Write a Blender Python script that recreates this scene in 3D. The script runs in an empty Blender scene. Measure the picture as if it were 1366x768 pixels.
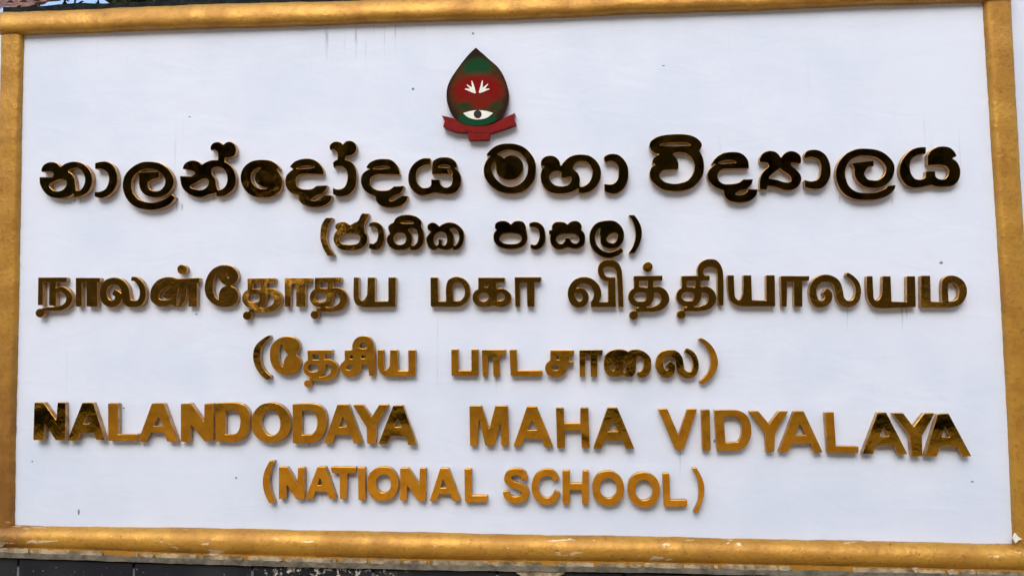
import bpy, math, random, numpy as np
from mathutils import Matrix, Vector, Euler
scene = bpy.context.scene
col = scene.collection
# ------------------------------------------------------------ camera, sky, sun, exposure
Z0 = 1.75                                   # height of the middle of the board above the ground
F = 1100.0
CAM = Vector((0.2833, -2.5006, -0.2091+Z0)); ROT = Euler((1.6338, 0.0061, 0.0807), 'XYZ')
cd = bpy.data.cameras.new('camera'); cam = bpy.data.objects.new('camera', cd); col.objects.link(cam)
cam.location = CAM; cam.rotation_euler = ROT; cd.sensor_width = 36; cd.lens = F/1366*36; cd.clip_end = 2000; cd.clip_start = .05
scene.camera = cam
world = bpy.data.worlds.new('World'); scene.world = world; world.use_nodes = True
SUN_EL, SUN_AZ = math.radians(42), math.radians(190)     # azimuth from +Y, clockwise seen from above
wt = world.node_tree; bg = wt.nodes['Background']
sky = wt.nodes.new('ShaderNodeTexSky'); sky.sky_type = 'NISHITA'; sky.sun_disc = False
sky.sun_elevation = SUN_EL; sky.sun_rotation = SUN_AZ; sky.dust_density = 3.0; sky.air_density = 1.0
wt.links.new(sky.outputs[0], bg.inputs['Color']); bg.inputs['Strength'].default_value = 0.15
sl = bpy.data.lights.new('sun', 'SUN'); sun = bpy.data.objects.new('sun', sl); col.objects.link(sun)
sl.energy = 0.55; sl.angle = math.radians(50); sl.color = (1, .96, .91)
sd = Vector((math.sin(SUN_AZ)*math.cos(SUN_EL), math.cos(SUN_AZ)*math.cos(SUN_EL), math.sin(SUN_EL)))
sun.rotation_euler = sd.to_track_quat('Z', 'Y').to_euler()
vs = scene.view_settings; vs.view_transform = 'Standard'; vs.look = 'None'; vs.gamma = 1; vs.exposure = 0.97
scene.render.engine = 'CYCLES'

# ------------------------------------------------------------ helpers
RM = ROT.to_matrix()
def at(x, y, Y=0.0):
    """point of the plane y = Y that is measured at pixel x, y of the 1366 px photograph"""
    d = RM @ Vector(((x-683)/F, -(y-384)/F, -1)); t = (Y-CAM.y)/d.y
    return CAM + d*t
def tag(o, label=None, cat=None, group=None, kind=None):
    for k, v in (('label', label), ('category', cat), ('group', group), ('kind', kind)):
        if v: o[k] = v
    return o
def empty(name, loc=(0,0,0)):
    o = bpy.data.objects.new(name, None); o.location = loc; col.objects.link(o); return o
def link_mesh(name, me, mats, parent=None):
    o = bpy.data.objects.new(name, me); col.objects.link(o)
    for m in (mats if isinstance(mats, (list, tuple)) else [mats]): me.materials.append(m)
    if parent:
        o.parent = parent; o.matrix_parent_inverse = Matrix.Translation(-Vector(parent.location))
    return o
def mesh(name, vs_, fs, mats, parent=None, smooth=False, mi=None):
    me = bpy.data.meshes.new(name); me.from_pydata([tuple(v) for v in vs_], [], [tuple(f) for f in fs]); me.update()
    if smooth: me.polygons.foreach_set('use_smooth', [True]*len(me.polygons))
    if mi: me.polygons.foreach_set('material_index', mi)
    return link_mesh(name, me, mats, parent)
def box_vf(a, b, V, Fc):
    x0,y0,z0 = a; x1,y1,z1 = b; n = len(V)
    V += [(x0,y0,z0),(x1,y0,z0),(x1,y1,z0),(x0,y1,z0),(x0,y0,z1),(x1,y0,z1),(x1,y1,z1),(x0,y1,z1)]
    Fc += [tuple(n+i for i in f) for f in ((0,3,2,1),(4,5,6,7),(0,1,5,4),(1,2,6,5),(2,3,7,6),(3,0,4,7))]

# ------------------------------------------------------------ materials
def mat(name):
    m = bpy.data.materials.new(name); m.use_nodes = True; nt = m.node_tree
    return m, nt, nt.nodes['Principled BSDF']
class NB:
    """tiny node builder"""
    def __init__(s, nt): s.nt = nt; s.N = nt.nodes; s.L = nt.links
    def n(s, t, **k):
        x = s.N.new(t)
        for a, b in k.items(): setattr(x, a, b)
        return x
    def put(s, sock, v):
        if hasattr(v, 'links') or isinstance(v, bpy.types.NodeSocket): s.L.new(v, sock)
        else: sock.default_value = v
    def co(s, scale=(1,1,1), loc=(0,0,0), kind='Object'):
        c = s.n('ShaderNodeTexCoord'); m = s.n('ShaderNodeMapping'); m.inputs['Scale'].default_value = scale; m.inputs['Location'].default_value = loc
        s.L.new(c.outputs[kind], m.inputs['Vector']); return m.outputs[0]
    def noise(s, v, scale, detail=4, rough=.55, dist=0):
        x = s.n('ShaderNodeTexNoise'); s.L.new(v, x.inputs['Vector']); x.inputs['Scale'].default_value = scale
        x.inputs['Detail'].default_value = detail; x.inputs['Roughness'].default_value = rough; x.inputs['Distortion'].default_value = dist
        return x.outputs['Fac']
    def ramp(s, f, a, b, lo=0.0, hi=1.0):
        x = s.n('ShaderNodeMapRange', interpolation_type='SMOOTHSTEP'); s.put(x.inputs['Value'], f)
        for q, v in zip(('From Min','From Max','To Min','To Max'), (a, b, lo, hi)): x.inputs[q].default_value = v
        return x.outputs[0]
    def math(s, op, a, b=0.0, c=0.0):
        x = s.n('ShaderNodeMath', operation=op); s.put(x.inputs[0], a); s.put(x.inputs[1], b); s.put(x.inputs[2], c); return x.outputs[0]
    def mix(s, f, a, b):
        x = s.n('ShaderNodeMix', data_type='RGBA'); s.put(x.inputs[0], f); s.put(x.inputs[6], a); s.put(x.inputs[7], b); return x.outputs[2]
    def bump(s, h, dist, strength=1.0, prev=None):
        x = s.n('ShaderNodeBump'); s.L.new(h, x.inputs['Height']); x.inputs['Distance'].default_value = dist; x.inputs['Strength'].default_value = strength
        if prev is not None: s.L.new(prev, x.inputs['Normal'])
        return x.outputs[0]
    def sep(s, v):
        x = s.n('ShaderNodeSeparateXYZ'); s.L.new(v, x.inputs[0]); return x.outputs
def C4(r, g, b): return (r, g, b, 1)

def letter_metal(name, metal, cols, rough, wave):
    m, nt, b = mat(name); q = NB(nt)
    c = q.n('ShaderNodeTexCoord'); oi = q.n('ShaderNodeObjectInfo')
    off = q.n('ShaderNodeVectorMath', operation='SCALE'); off.inputs[0].default_value = (37, 11, 23); q.L.new(oi.outputs['Random'], off.inputs['Scale'])
    ad = q.n('ShaderNodeVectorMath', operation='ADD'); q.L.new(c.outputs['Object'], ad.inputs[0]); q.L.new(off.outputs[0], ad.inputs[1]); v = ad.outputs[0]
    big = q.noise(v, 7, 1, .5, .6); fine = q.noise(v, 34, 3, .6, 1.0); grain = q.noise(v, 260, 3, .6)
    n1 = q.bump(big, wave); n2 = q.bump(fine, .00040, prev=n1); n3 = q.bump(grain, .00001, prev=n2)
    q.L.new(n3, b.inputs['Normal'])
    tarn = q.noise(v, 22, 5, .65, .8)
    cl = q.mix(q.ramp(tarn, .42, .72), C4(*cols[0]), C4(*cols[1]))
    cl = q.mix(q.ramp(q.noise(v, 120, 4, .6), .62, .75, 0, .55), cl, C4(.30,.14,.03))
    q.L.new(cl, b.inputs['Base Color']); b.inputs['Metallic'].default_value = metal
    q.put(b.inputs['Roughness'], q.ramp(tarn, .3, .75, *rough))
    return m
def side_metal():
    m, nt, b = mat('dull_gold_edge'); q = NB(nt); v = q.co()
    t = q.noise(v, 40, 4)
    q.L.new(q.mix(q.ramp(t, .35, .7), C4(.52,.33,.16), C4(.28,.15,.06)), b.inputs['Base Color'])
    b.inputs['Metallic'].default_value = .4; b.inputs['Roughness'].default_value = .45
    q.L.new(q.bump(q.noise(v, 60, 3), .0006), b.inputs['Normal']); return m

def wall_white():
    m, nt, b = mat('white_masonry_paint'); q = NB(nt); v = q.co()
    x, y, z = q.sep(v)
    blot = q.noise(v, 2.6, 5, .6); fine = q.noise(v, 70, 4, .6)
    c = q.mix(q.ramp(blot, .38, .68), C4(.66,.745,.885), C4(.60,.70,.85))
    c = q.mix(q.ramp(q.noise(v, 9, 4, .6, .4), .5, .8, 0, .30), c, C4(.665,.69,.83))
    # dirty runs under the top moulding
    vs1 = q.co(scale=(1, 1, .05)); runs = q.noise(vs1, 55, 3, .7)
    top = q.ramp(z, Z0+.60, Z0+.775)
    xm = q.math('MULTIPLY', q.ramp(x, -.62, -.5), q.ramp(x, .02, -.10))
    mask = q.math('MULTIPLY', q.math('MULTIPLY', q.ramp(runs, .59, .76), top), q.math('MULTIPLY_ADD', xm, .8, .12))
    c = q.mix(mask, c, C4(.12,.13,.14))
    # thin drips lower down
    drips = q.math('MULTIPLY', q.ramp(q.noise(q.co(scale=(1,1,.03)), 38, 3, .75), .62, .74, 0, .34), q.ramp(q.noise(v, 4, 2), .50, .66))
    c = q.mix(drips, c, C4(.36,.37,.38))
    # rusty runs under single letters, and a few spots of dirt (measured)
    def run(px, py, ln, w=1.5, st=.5):
        p = at(px, py, 0); e = at(px, py+ln, 0)
        wob = q.math('MULTIPLY_ADD', q.noise(v, 18, 2), .004, -.002)
        d = q.math('ABSOLUTE', q.math('SUBTRACT', q.math('ADD', x, wob), p.x))
        return q.math('MULTIPLY', q.math('MULTIPLY', q.ramp(d, w*.00227, 0), q.ramp(z, e.z, p.z, 0, st)), q.ramp(z, p.z+.012, p.z+.006))
    tot = None
    for a_ in ((100,262,14,2,.6),(108,262,10,1.5,.7),(236,275,9,2,.6),(243,276,8,2,.6),(285,262,9,1.6,.4),(1130,408,36,1.5,.4),(1169,408,24,1.4,.3),(1203,410,34,1.5,.6),(1209,410,22,1.3,.6),
               (662,500,26,1.6,.4),(533,500,14,1.6,.35),(541,500,13,1.4,.3),(907,600,42,1.6,.35),(412,590,8,2,.6),(430,662,14,1.5,.3),(434,38,40,1.2,.22),(1190,268,10,2,.3),(1120,265,9,2,.4)):
        r_ = run(*a_); tot = r_ if tot is None else q.math('MAXIMUM', tot, r_)
    c = q.mix(tot, c, C4(.14,.12,.10))
    tot = None
    for px, py, rx, ry in ((1255.5,350.5,2.3,1.7),(631,45,1.6,1.6),(551,119,2,1.8),(105,682.5,1.4,4),(43,615,1.2,1.2),(262,419,1.6,1.0),(953,588,1.2,2.2),(165,544,1.8,.8),(885,88,2,.8),(253,156,2,.8),(315,637,1.5,1.5),(1297,642,2,1)):
        p = at(px, py, 0); u = q.math('DIVIDE', q.math('SUBTRACT', x, p.x), rx*.00227); w = q.math('DIVIDE', q.math('SUBTRACT', z, p.z), ry*.00227)
        r_ = q.ramp(q.math('ADD', q.math('MULTIPLY', u, u), q.math('MULTIPLY', w, w)), 1.5, .5); tot = r_ if tot is None else q.math('MAXIMUM', tot, r_)
    c = q.mix(tot, c, C4(.16,.18,.21))
    q.L.new(c, b.inputs['Base Color']); b.inputs['Roughness'].default_value = .62; b.inputs['Specular IOR Level'].default_value = .3
    n1 = q.bump(q.noise(q.co(scale=(1,1,2.6)), 5, 5, .5, .8), .0045, .42); n2 = q.bump(fine, .0006, .35, prev=n1); q.L.new(n2, b.inputs['Normal'])
    return m

def gold_paint():
    m, nt, b = mat('gold_paint_on_plaster'); q = NB(nt); v = q.co()
    x, y, z = q.sep(v)
    a = q.noise(v, 9, 6, .62, .2); f = q.noise(v, 75, 4, .65)
    c = q.mix(q.ramp(a, .35, .68), C4(.49,.265,.034), C4(.37,.180,.020))
    c = q.mix(q.ramp(f, .52, .70, 0, .5), c, C4(.22,.095,.014))
    c = q.mix(q.ramp(q.noise(v, 110, 3, .6), .65, .72, 0, .8), c, C4(.05,.03,.012))
    grime = q.math('MULTIPLY', q.math('MULTIPLY', q.ramp(x, -1.40, -1.46), q.ramp(z, Z0+.1, Z0-.7)), q.ramp(a, .3, .6, .3, .8))
    c = q.mix(grime, c, C4(.20,.085,.016))
    # chips that show the pale plaster, mostly on the bottom moulding
    ch = q.ramp(q.noise(q.co(scale=(.30,1,1)), 34, 5, .62, .5), .625, .66)
    c = q.mix(q.math('MULTIPLY', ch, q.ramp(z, Z0-.74, Z0-.80)), c, C4(.66,.54,.36))
    q.L.new(c, b.inputs['Base Color']); b.inputs['Metallic'].default_value = .4; b.inputs['Coat Weight'].default_value = .12; b.inputs['Coat Roughness'].default_value = .4
    q.put(b.inputs['Roughness'], q.ramp(a, .3, .7, .42, .58)); 
    n1 = q.bump(q.noise(v, 18, 3, .6), .006, .5); n2 = q.bump(f, .0022, .7, prev=n1); q.L.new(n2, b.inputs['Normal']); return m

def simple(name, col_a, col_b, scale=20, rough=.6, metal=0.0, bump=.001, detail=4, spec=.5):
    m, nt, b = mat(name); q = NB(nt); v = q.co(); f = q.noise(v, scale, detail, .6)
    q.L.new(q.mix(q.ramp(f, .35, .68), C4(*col_a), C4(*col_b)), b.inputs['Base Color'])
    b.inputs['Roughness'].default_value = rough; b.inputs['Metallic'].default_value = metal; b.inputs['Specular IOR Level'].default_value = spec
    if bump: q.L.new(q.bump(q.noise(v, scale*3, 4), bump), b.inputs['Normal'])
    return m
M = dict(gold=letter_metal('polished_gold_sheet', 1, ((1.0,.50,.045),(.86,.37,.028)), (.05,.14), .0030), tamil=letter_metal('browner_gold_sheet', .965, ((.85,.43,.06),(.55,.26,.03)), (.07,.2), .0028), sinhala=letter_metal('dark_gold_sheet', 1.0, ((.85,.45,.08),(.55,.27,.04)), (.05,.16), .0018), side=side_metal(), white=wall_white(), rail=gold_paint())  # tamil: browner gold, a little rougher and less metallic
M['red'] = simple('red_enamel', (.20,.004,.003), (.13,.003,.003), 60, .4, 0, .0003, 4, .15)
M['eyewhite'] = simple('white_enamel', (.80,.80,.74), (.70,.72,.66), 60, .35, 0, 0)
M['black'] = simple('black_enamel', (.008,.006,.006), (.012,.01,.01), 60, .3, 0, 0)
M['coping'] = simple('weathered_black_coping', (.006,.008,.010), (.018,.024,.022), 30, .8, 0, .004, 4, .12)
M['plaster'] = simple('bare_cream_plaster', (.44,.36,.23), (.13,.10,.055), 24, .85, 0, .004)
M['cement'] = simple('grey_cement', (.17,.155,.115), (.07,.065,.045), 26, .9, 0, .004)
M['grout'] = simple('dark_grout', (.09,.10,.11), (.14,.15,.16), 30, .9, 0, .001)
M['bark'] = simple('bark', (.09,.065,.045), (.16,.12,.085), 8, .9, 0, .02)
M['rooftile'] = simple('terracotta_roof_tile', (.26,.13,.09), (.12,.075,.06), 9, .85, 0, .01)
M['housewall'] = simple('cream_house_wall', (.6,.55,.45), (.5,.46,.38), 3, .85, 0, .003)
def black_tile():
    m, nt, b = mat('black_glazed_tile'); q = NB(nt); v = q.co(); x, y, z = q.sep(v)
    base = q.mix(q.ramp(q.noise(v, 5, 4), .4, .7), C4(.010,.013,.020), C4(.022,.026,.030))
    spl = q.ramp(q.noise(v, 70, 4, .62, .3), .55, .60)
    band = q.math('MULTIPLY_ADD', q.math('MULTIPLY', q.ramp(x, -.75, -.60), q.ramp(x, -.2, -.38)), 1, .0)
    spl2 = q.ramp(q.noise(v, 95, 3, .6), .705, .73)
    mask = q.math('MAXIMUM', q.math('MULTIPLY', spl, band), q.math('MULTIPLY', spl2, .7))
    q.L.new(q.mix(mask, base, C4(.55,.53,.47)), b.inputs['Base Color'])
    q.put(b.inputs['Roughness'], q.ramp(mask, 0, 1, .3, .8)); b.inputs['Specular IOR Level'].default_value = .25; return m
M['tile'] = black_tile()
def leaf_mat(name, a, bb, rough=.6):
    m, nt, b = mat(name); q = NB(nt); oi = q.n('ShaderNodeNewGeometry')
    q.L.new(q.mix(oi.outputs['Random Per Island'], C4(*a), C4(*bb)), b.inputs['Base Color'])
    b.inputs['Roughness'].default_value = rough; b.inputs['Specular IOR Level'].default_value = .25; return m
M['leaf'] = leaf_mat('dark_leaf', (.010,.018,.006), (.034,.048,.014))
M['leaf2'] = leaf_mat('mid_leaf', (.03,.065,.02), (.08,.12,.035))
def earth():
    m, nt, b = mat('sandy_laterite_ground'); q = NB(nt); v = q.co()
    c = q.mix(q.ramp(q.noise(v, .35, 5, .6), .35, .68), C4(.52,.36,.20), C4(.40,.255,.135))
    c = q.mix(q.ramp(q.noise(v, 4, 5, .6), .5, .75, 0, .5), c, C4(.55,.43,.28))
    q.L.new(c, b.inputs['Base Color']); b.inputs['Roughness'].default_value = .95
    q.L.new(q.bump(q.noise(v, 14, 5), .02), b.inputs['Normal']); return m
M['earth'] = earth()
M['bounce_dimmer'] = simple('dark_bounce_dimmer', (.05,.038,.026), (.085,.065,.045), 6, .95, 0, .02)  # dark colour of the added strip at the wall foot
# ------------------------------------------------------------ outlines -> solid shapes
def catmull(pts, closed=False, step=1.2):
    """pts (n,k) -> dense centripetal-ish Catmull-Rom"""
    p = np.array(pts, float); n = len(p)
    if n < 3 and not closed: 
        m = max(2, int(np.linalg.norm(p[-1,:2]-p[0,:2])/step)); t = np.linspace(0,1,m)[:,None]
        return p[0]*(1-t)+p[-1]*t
    if closed: q = np.vstack([p[-1], p, p[0], p[1]]); segs = n
    else: q = np.vstack([2*p[0]-p[1], p, 2*p[-1]-p[-2]]); segs = n-1
    out = []
    for i in range(segs):
        p0, p1, p2, p3 = q[i:i+4]
        def kn(a, b): return max(np.linalg.norm((b-a)[:2])**.5, 1e-3)
        t0 = 0; t1 = t0+kn(p0,p1); t2 = t1+kn(p1,p2); t3 = t2+kn(p2,p3)
        m = max(2, int(np.linalg.norm((p2-p1)[:2])/step))
        t = np.linspace(t1, t2, m, endpoint=False)[:,None]
        A1=(t1-t)/(t1-t0)*p0+(t-t0)/(t1-t0)*p1; A2=(t2-t)/(t2-t1)*p1+(t-t1)/(t2-t1)*p2; A3=(t3-t)/(t3-t2)*p2+(t-t2)/(t3-t2)*p3
        B1=(t2-t)/(t2-t0)*A1+(t-t0)/(t2-t0)*A2; B2=(t3-t)/(t3-t1)*A2+(t-t1)/(t3-t1)*A3
        out.append((t2-t)/(t2-t1)*B1+(t-t1)/(t2-t1)*B2)
    if not closed: out.append(p[-1:])
    return np.vstack(out)
def outline(tok, o, step=.8):
    """tokens -> closed polygon in photograph px"""
    ox, oy, s = o
    pts = [(ox+v[0]/s, oy+v[1]/s) for v, c in tok]; cor = [c for v, c in tok]; n = len(pts)
    if not any(cor): return catmull(pts, True, step)
    k = cor.index(True); pts = pts[k:]+pts[:k]+[pts[k]]; cor = cor[k:]+cor[:k]+[True]
    out = []; i = 0
    while i < n:
        j = i+1
        while not cor[j]: j += 1
        run = catmull(pts[i:j+1], False, step) if j > i+1 else np.array([pts[i], pts[j]])
        out.append(run[:-1]); i = j
    return np.vstack(out)
def poly_sdf(X, Y, poly):
    d = np.full(X.shape, 1e9); ins = np.zeros(X.shape, bool)
    a = poly; b = np.roll(poly, -1, 0)
    for (x0,y0),(x1,y1) in zip(a, b):
        ex, ey = x1-x0, y1-y0; L = ex*ex+ey*ey
        if L < 1e-12: continue
        t = np.clip(((X-x0)*ex+(Y-y0)*ey)/L, 0, 1)
        d = np.minimum(d, (X-x0-t*ex)**2+(Y-y0-t*ey)**2)
        if y0 != y1:
            c = ((y0 > Y) != (y1 > Y)) & (X < (x1-x0)*(Y-y0)/(y1-y0)+x0); ins ^= c
    return np.where(ins, -1, 1)*np.sqrt(d)
def stroke_sdf(X, Y, sh, o):
    _, w, tok, caps, closed = sh; ox, oy, s = o
    pts = [(ox+v[0]/s, oy+v[1]/s, (v[2] if len(v) > 2 else w)/s/2) for v, c in tok]
    p = catmull(pts, closed, 1.3)
    if closed: p = np.vstack([p, p[:1]])
    seg = np.linalg.norm(np.diff(p[:,:2], axis=0), axis=1); cum = np.concatenate([[0], np.cumsum(seg)]); T = cum[-1]
    d = np.full(X.shape, 1e9)
    for i in range(len(p)-1):
        x0,y0,w0 = p[i]; x1,y1,w1 = p[i+1]; ex, ey = x1-x0, y1-y0; L = ex*ex+ey*ey
        if L < 1e-12: continue
        t = np.clip(((X-x0)*ex+(Y-y0)*ey)/L, 0, 1)
        q = np.hypot(X-x0-t*ex, Y-y0-t*ey)-(w0+t*(w1-w0))
        if not closed:
            if caps[0]=='b' and cum[i] < 1.3*p[0,2]:
                u = p[0,:2]-p[1,:2]; u /= np.linalg.norm(u); q = np.maximum(q, (X-p[0,0])*u[0]+(Y-p[0,1])*u[1])
            if caps[1]=='b' and T-cum[i+1] < 1.3*p[-1,2]:
                u = p[-1,:2]-p[-2,:2]; u /= np.linalg.norm(u); q = np.maximum(q, (X-p[-1,0])*u[0]+(Y-p[-1,1])*u[1])
        d = np.minimum(d, q)
    return d
def bounds(groups):
    xs, ys = [], []
    for ox, oy, s, shapes in groups:
        for sh in shapes:
            if sh[0]=='C': xs += [ox+(sh[1]-sh[3])/s, ox+(sh[1]+sh[3])/s]; ys += [oy+(sh[2]-sh[3])/s, oy+(sh[2]+sh[3])/s]
            else:
                tok = sh[1] if sh[0] in 'PN' else sh[2]
                r = 0 if sh[0] in 'PN' else 50/s
                for v, c in tok: xs += [ox+v[0]/s-r, ox+v[0]/s+r]; ys += [oy+v[1]/s-r, oy+v[1]/s+r]
    return min(xs)-3, min(ys)-3, max(xs)+3, max(ys)+3
def field(groups, h=.45):
    x0,y0,x1,y1 = bounds(groups); gx = np.arange(x0, x1, h); gy = np.arange(y0, y1, h)
    X, Y = np.meshgrid(gx, gy); d = np.full(X.shape, 1e9)
    for ox, oy, s, shapes in groups:
        for sh in shapes:
            if sh[0]=='P': d = np.minimum(d, poly_sdf(X, Y, outline(sh[1], (ox,oy,s))))
            elif sh[0]=='S': d = np.minimum(d, stroke_sdf(X, Y, sh, (ox,oy,s)))
            elif sh[0]=='C': d = np.minimum(d, np.hypot(X-ox-sh[1]/s, Y-oy-sh[2]/s)-sh[3]/s)
    for ox, oy, s, shapes in groups:
        for sh in shapes:
            if sh[0]=='N': d = np.maximum(d, -poly_sdf(X, Y, outline(sh[1], (ox,oy,s))))
    for k in range(2):            # soften tiny kinks of the outlines
        d[1:-1] = (d[:-2]+2*d[1:-1]+d[2:])/4; d[:,1:-1] = (d[:,:-2]+2*d[:,1:-1]+d[:,2:])/4
    return gx, gy, d
def contours(gx, gy, d):
    """marching squares -> list of closed loops of (x, y)"""
    ny, nx = d.shape; ins = d < 0; nxt = {}
    def ep(a, b):
        (i0,j0),(i1,j1) = a, b; v0, v1 = d[i0,j0], d[i1,j1]; t = v0/(v0-v1)
        return (gx[j0]+t*(gx[j1]-gx[j0]), gy[i0]+t*(gy[i1]-gy[i0]))
    pos = {}
    cells = np.argwhere((ins[:-1,:-1]!=ins[:-1,1:])|(ins[:-1,:-1]!=ins[1:,:-1])|(ins[:-1,:-1]!=ins[1:,1:]))
    for i, j in cells:
        i, j = int(i), int(j)
        c = [(i,j),(i,j+1),(i+1,j+1),(i+1,j)]; s = [bool(ins[q]) for q in c]
        cr = []
        for k in range(4):
            a, b = c[k], c[(k+1)%4]
            if s[k] != s[(k+1)%4]:
                key = (a, b) if a < b else (b, a)
                if key not in pos: pos[key] = ep(*key)
                cr.append((key, s[k]))          # s[k] True: leaving the inside
        if len(cr) == 2:
            a, b = cr
            if a[1]: nxt[a[0]] = b[0]
            else: nxt[b[0]] = a[0]
        else:
            out = [q for q, f in cr if f]; inn = [q for q, f in cr if not f]
            order = [q for q, f in cr]
            for q, f in cr:
                if f: nxt[q] = order[(order.index(q)+1)%4]
    loops = []
    while nxt:
        k0 = next(iter(nxt)); k = k0; lp = []
        while k in nxt: lp.append(pos[k]); k = nxt.pop(k)
        if len(lp) > 8: loops.append(np.array(lp))
    return loops
def simplify(lp, tol):
    n = len(lp)
    def dp(a, b):
        stack = [(a, b)]; keep = {a, b}
        while stack:
            i, j = stack.pop()
            if j <= i+1: continue
            p, q = lp[i], lp[j % n]; m = lp[i+1:j]; e = q-p; L = np.hypot(*e)
            dist = np.abs(e[0]*(m[:,1]-p[1])-e[1]*(m[:,0]-p[0]))/L if L > 1e-9 else np.hypot(*(m-p).T)
            k = int(dist.argmax())
            if dist[k] > tol: k += i+1; keep.add(k); stack += [(i,k),(k,j)]
        return keep
    far = int(np.hypot(*(lp-lp[0]).T).argmax())
    ks = sorted(dp(0, far) | {k for k in dp(far, n)}); ks = [k for k in ks if k < n]
    return lp[ks]
# ---- lettering: outlines measured letter by letter. Each row entry is
# (character, word it belongs to, [(origin x, origin y, scale, shapes)])
# P outline, N cut-out, S stroke, C disc; "!" marks a sharp corner
def _t(s):
    out = []
    for w in s.split():
        c = w.endswith('!'); v = [float(a) for a in w.rstrip('!').split(',')]
        out.append((v, c))
    return out
def P(s): return ('P', _t(s))
def N(s): return ('N', _t(s))
def S(w, s, caps='bb', closed=False): return ('S', w, _t(s), caps, closed)
def C(x, y, r): return ('C', x, y, r)
Z = 7.68
def tha(bx, by, sx, sy):
    """Tamil tha as it is drawn on this board, fitted to a place"""
    def m(s):
        r = []
        for w in s.split():
            c = '!' if w.endswith('!') else ''
            v = [float(a) for a in w.rstrip('!').split(',')]
            v[0] = (v[0]-140)*sx+bx; v[1] = (v[1]-250)*sy+by
            if len(v) > 2: v[2] *= (sx+sy)/2
            r.append(','.join('%.1f' % a for a in v)+c)
        return ' '.join(r)
    return [P(m("195,252! 490,248! 490,300! 195,302!")), P(m("197,252! 252,252! 252,400! 197,400!")),
            S(56*(sx+sy)/2, m("168,464,56 195,410,58 268,393,54 340,410,62 362,464,78 340,525,68 268,543,58 195,525,58"), 'bb', True),
            S(62*(sx+sy)/2, m("368,296 366,370 376,440 350,520"), 'br'),
            S(60, m("380,398,56 445,392,66 500,430,78 518,495,84 480,560,70 400,592,54 300,597,44 215,600,42")),
            C((195-140)*sx+bx, (655-250)*sy+by, 46*(sx+sy)/2)]
ROWS = []
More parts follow.
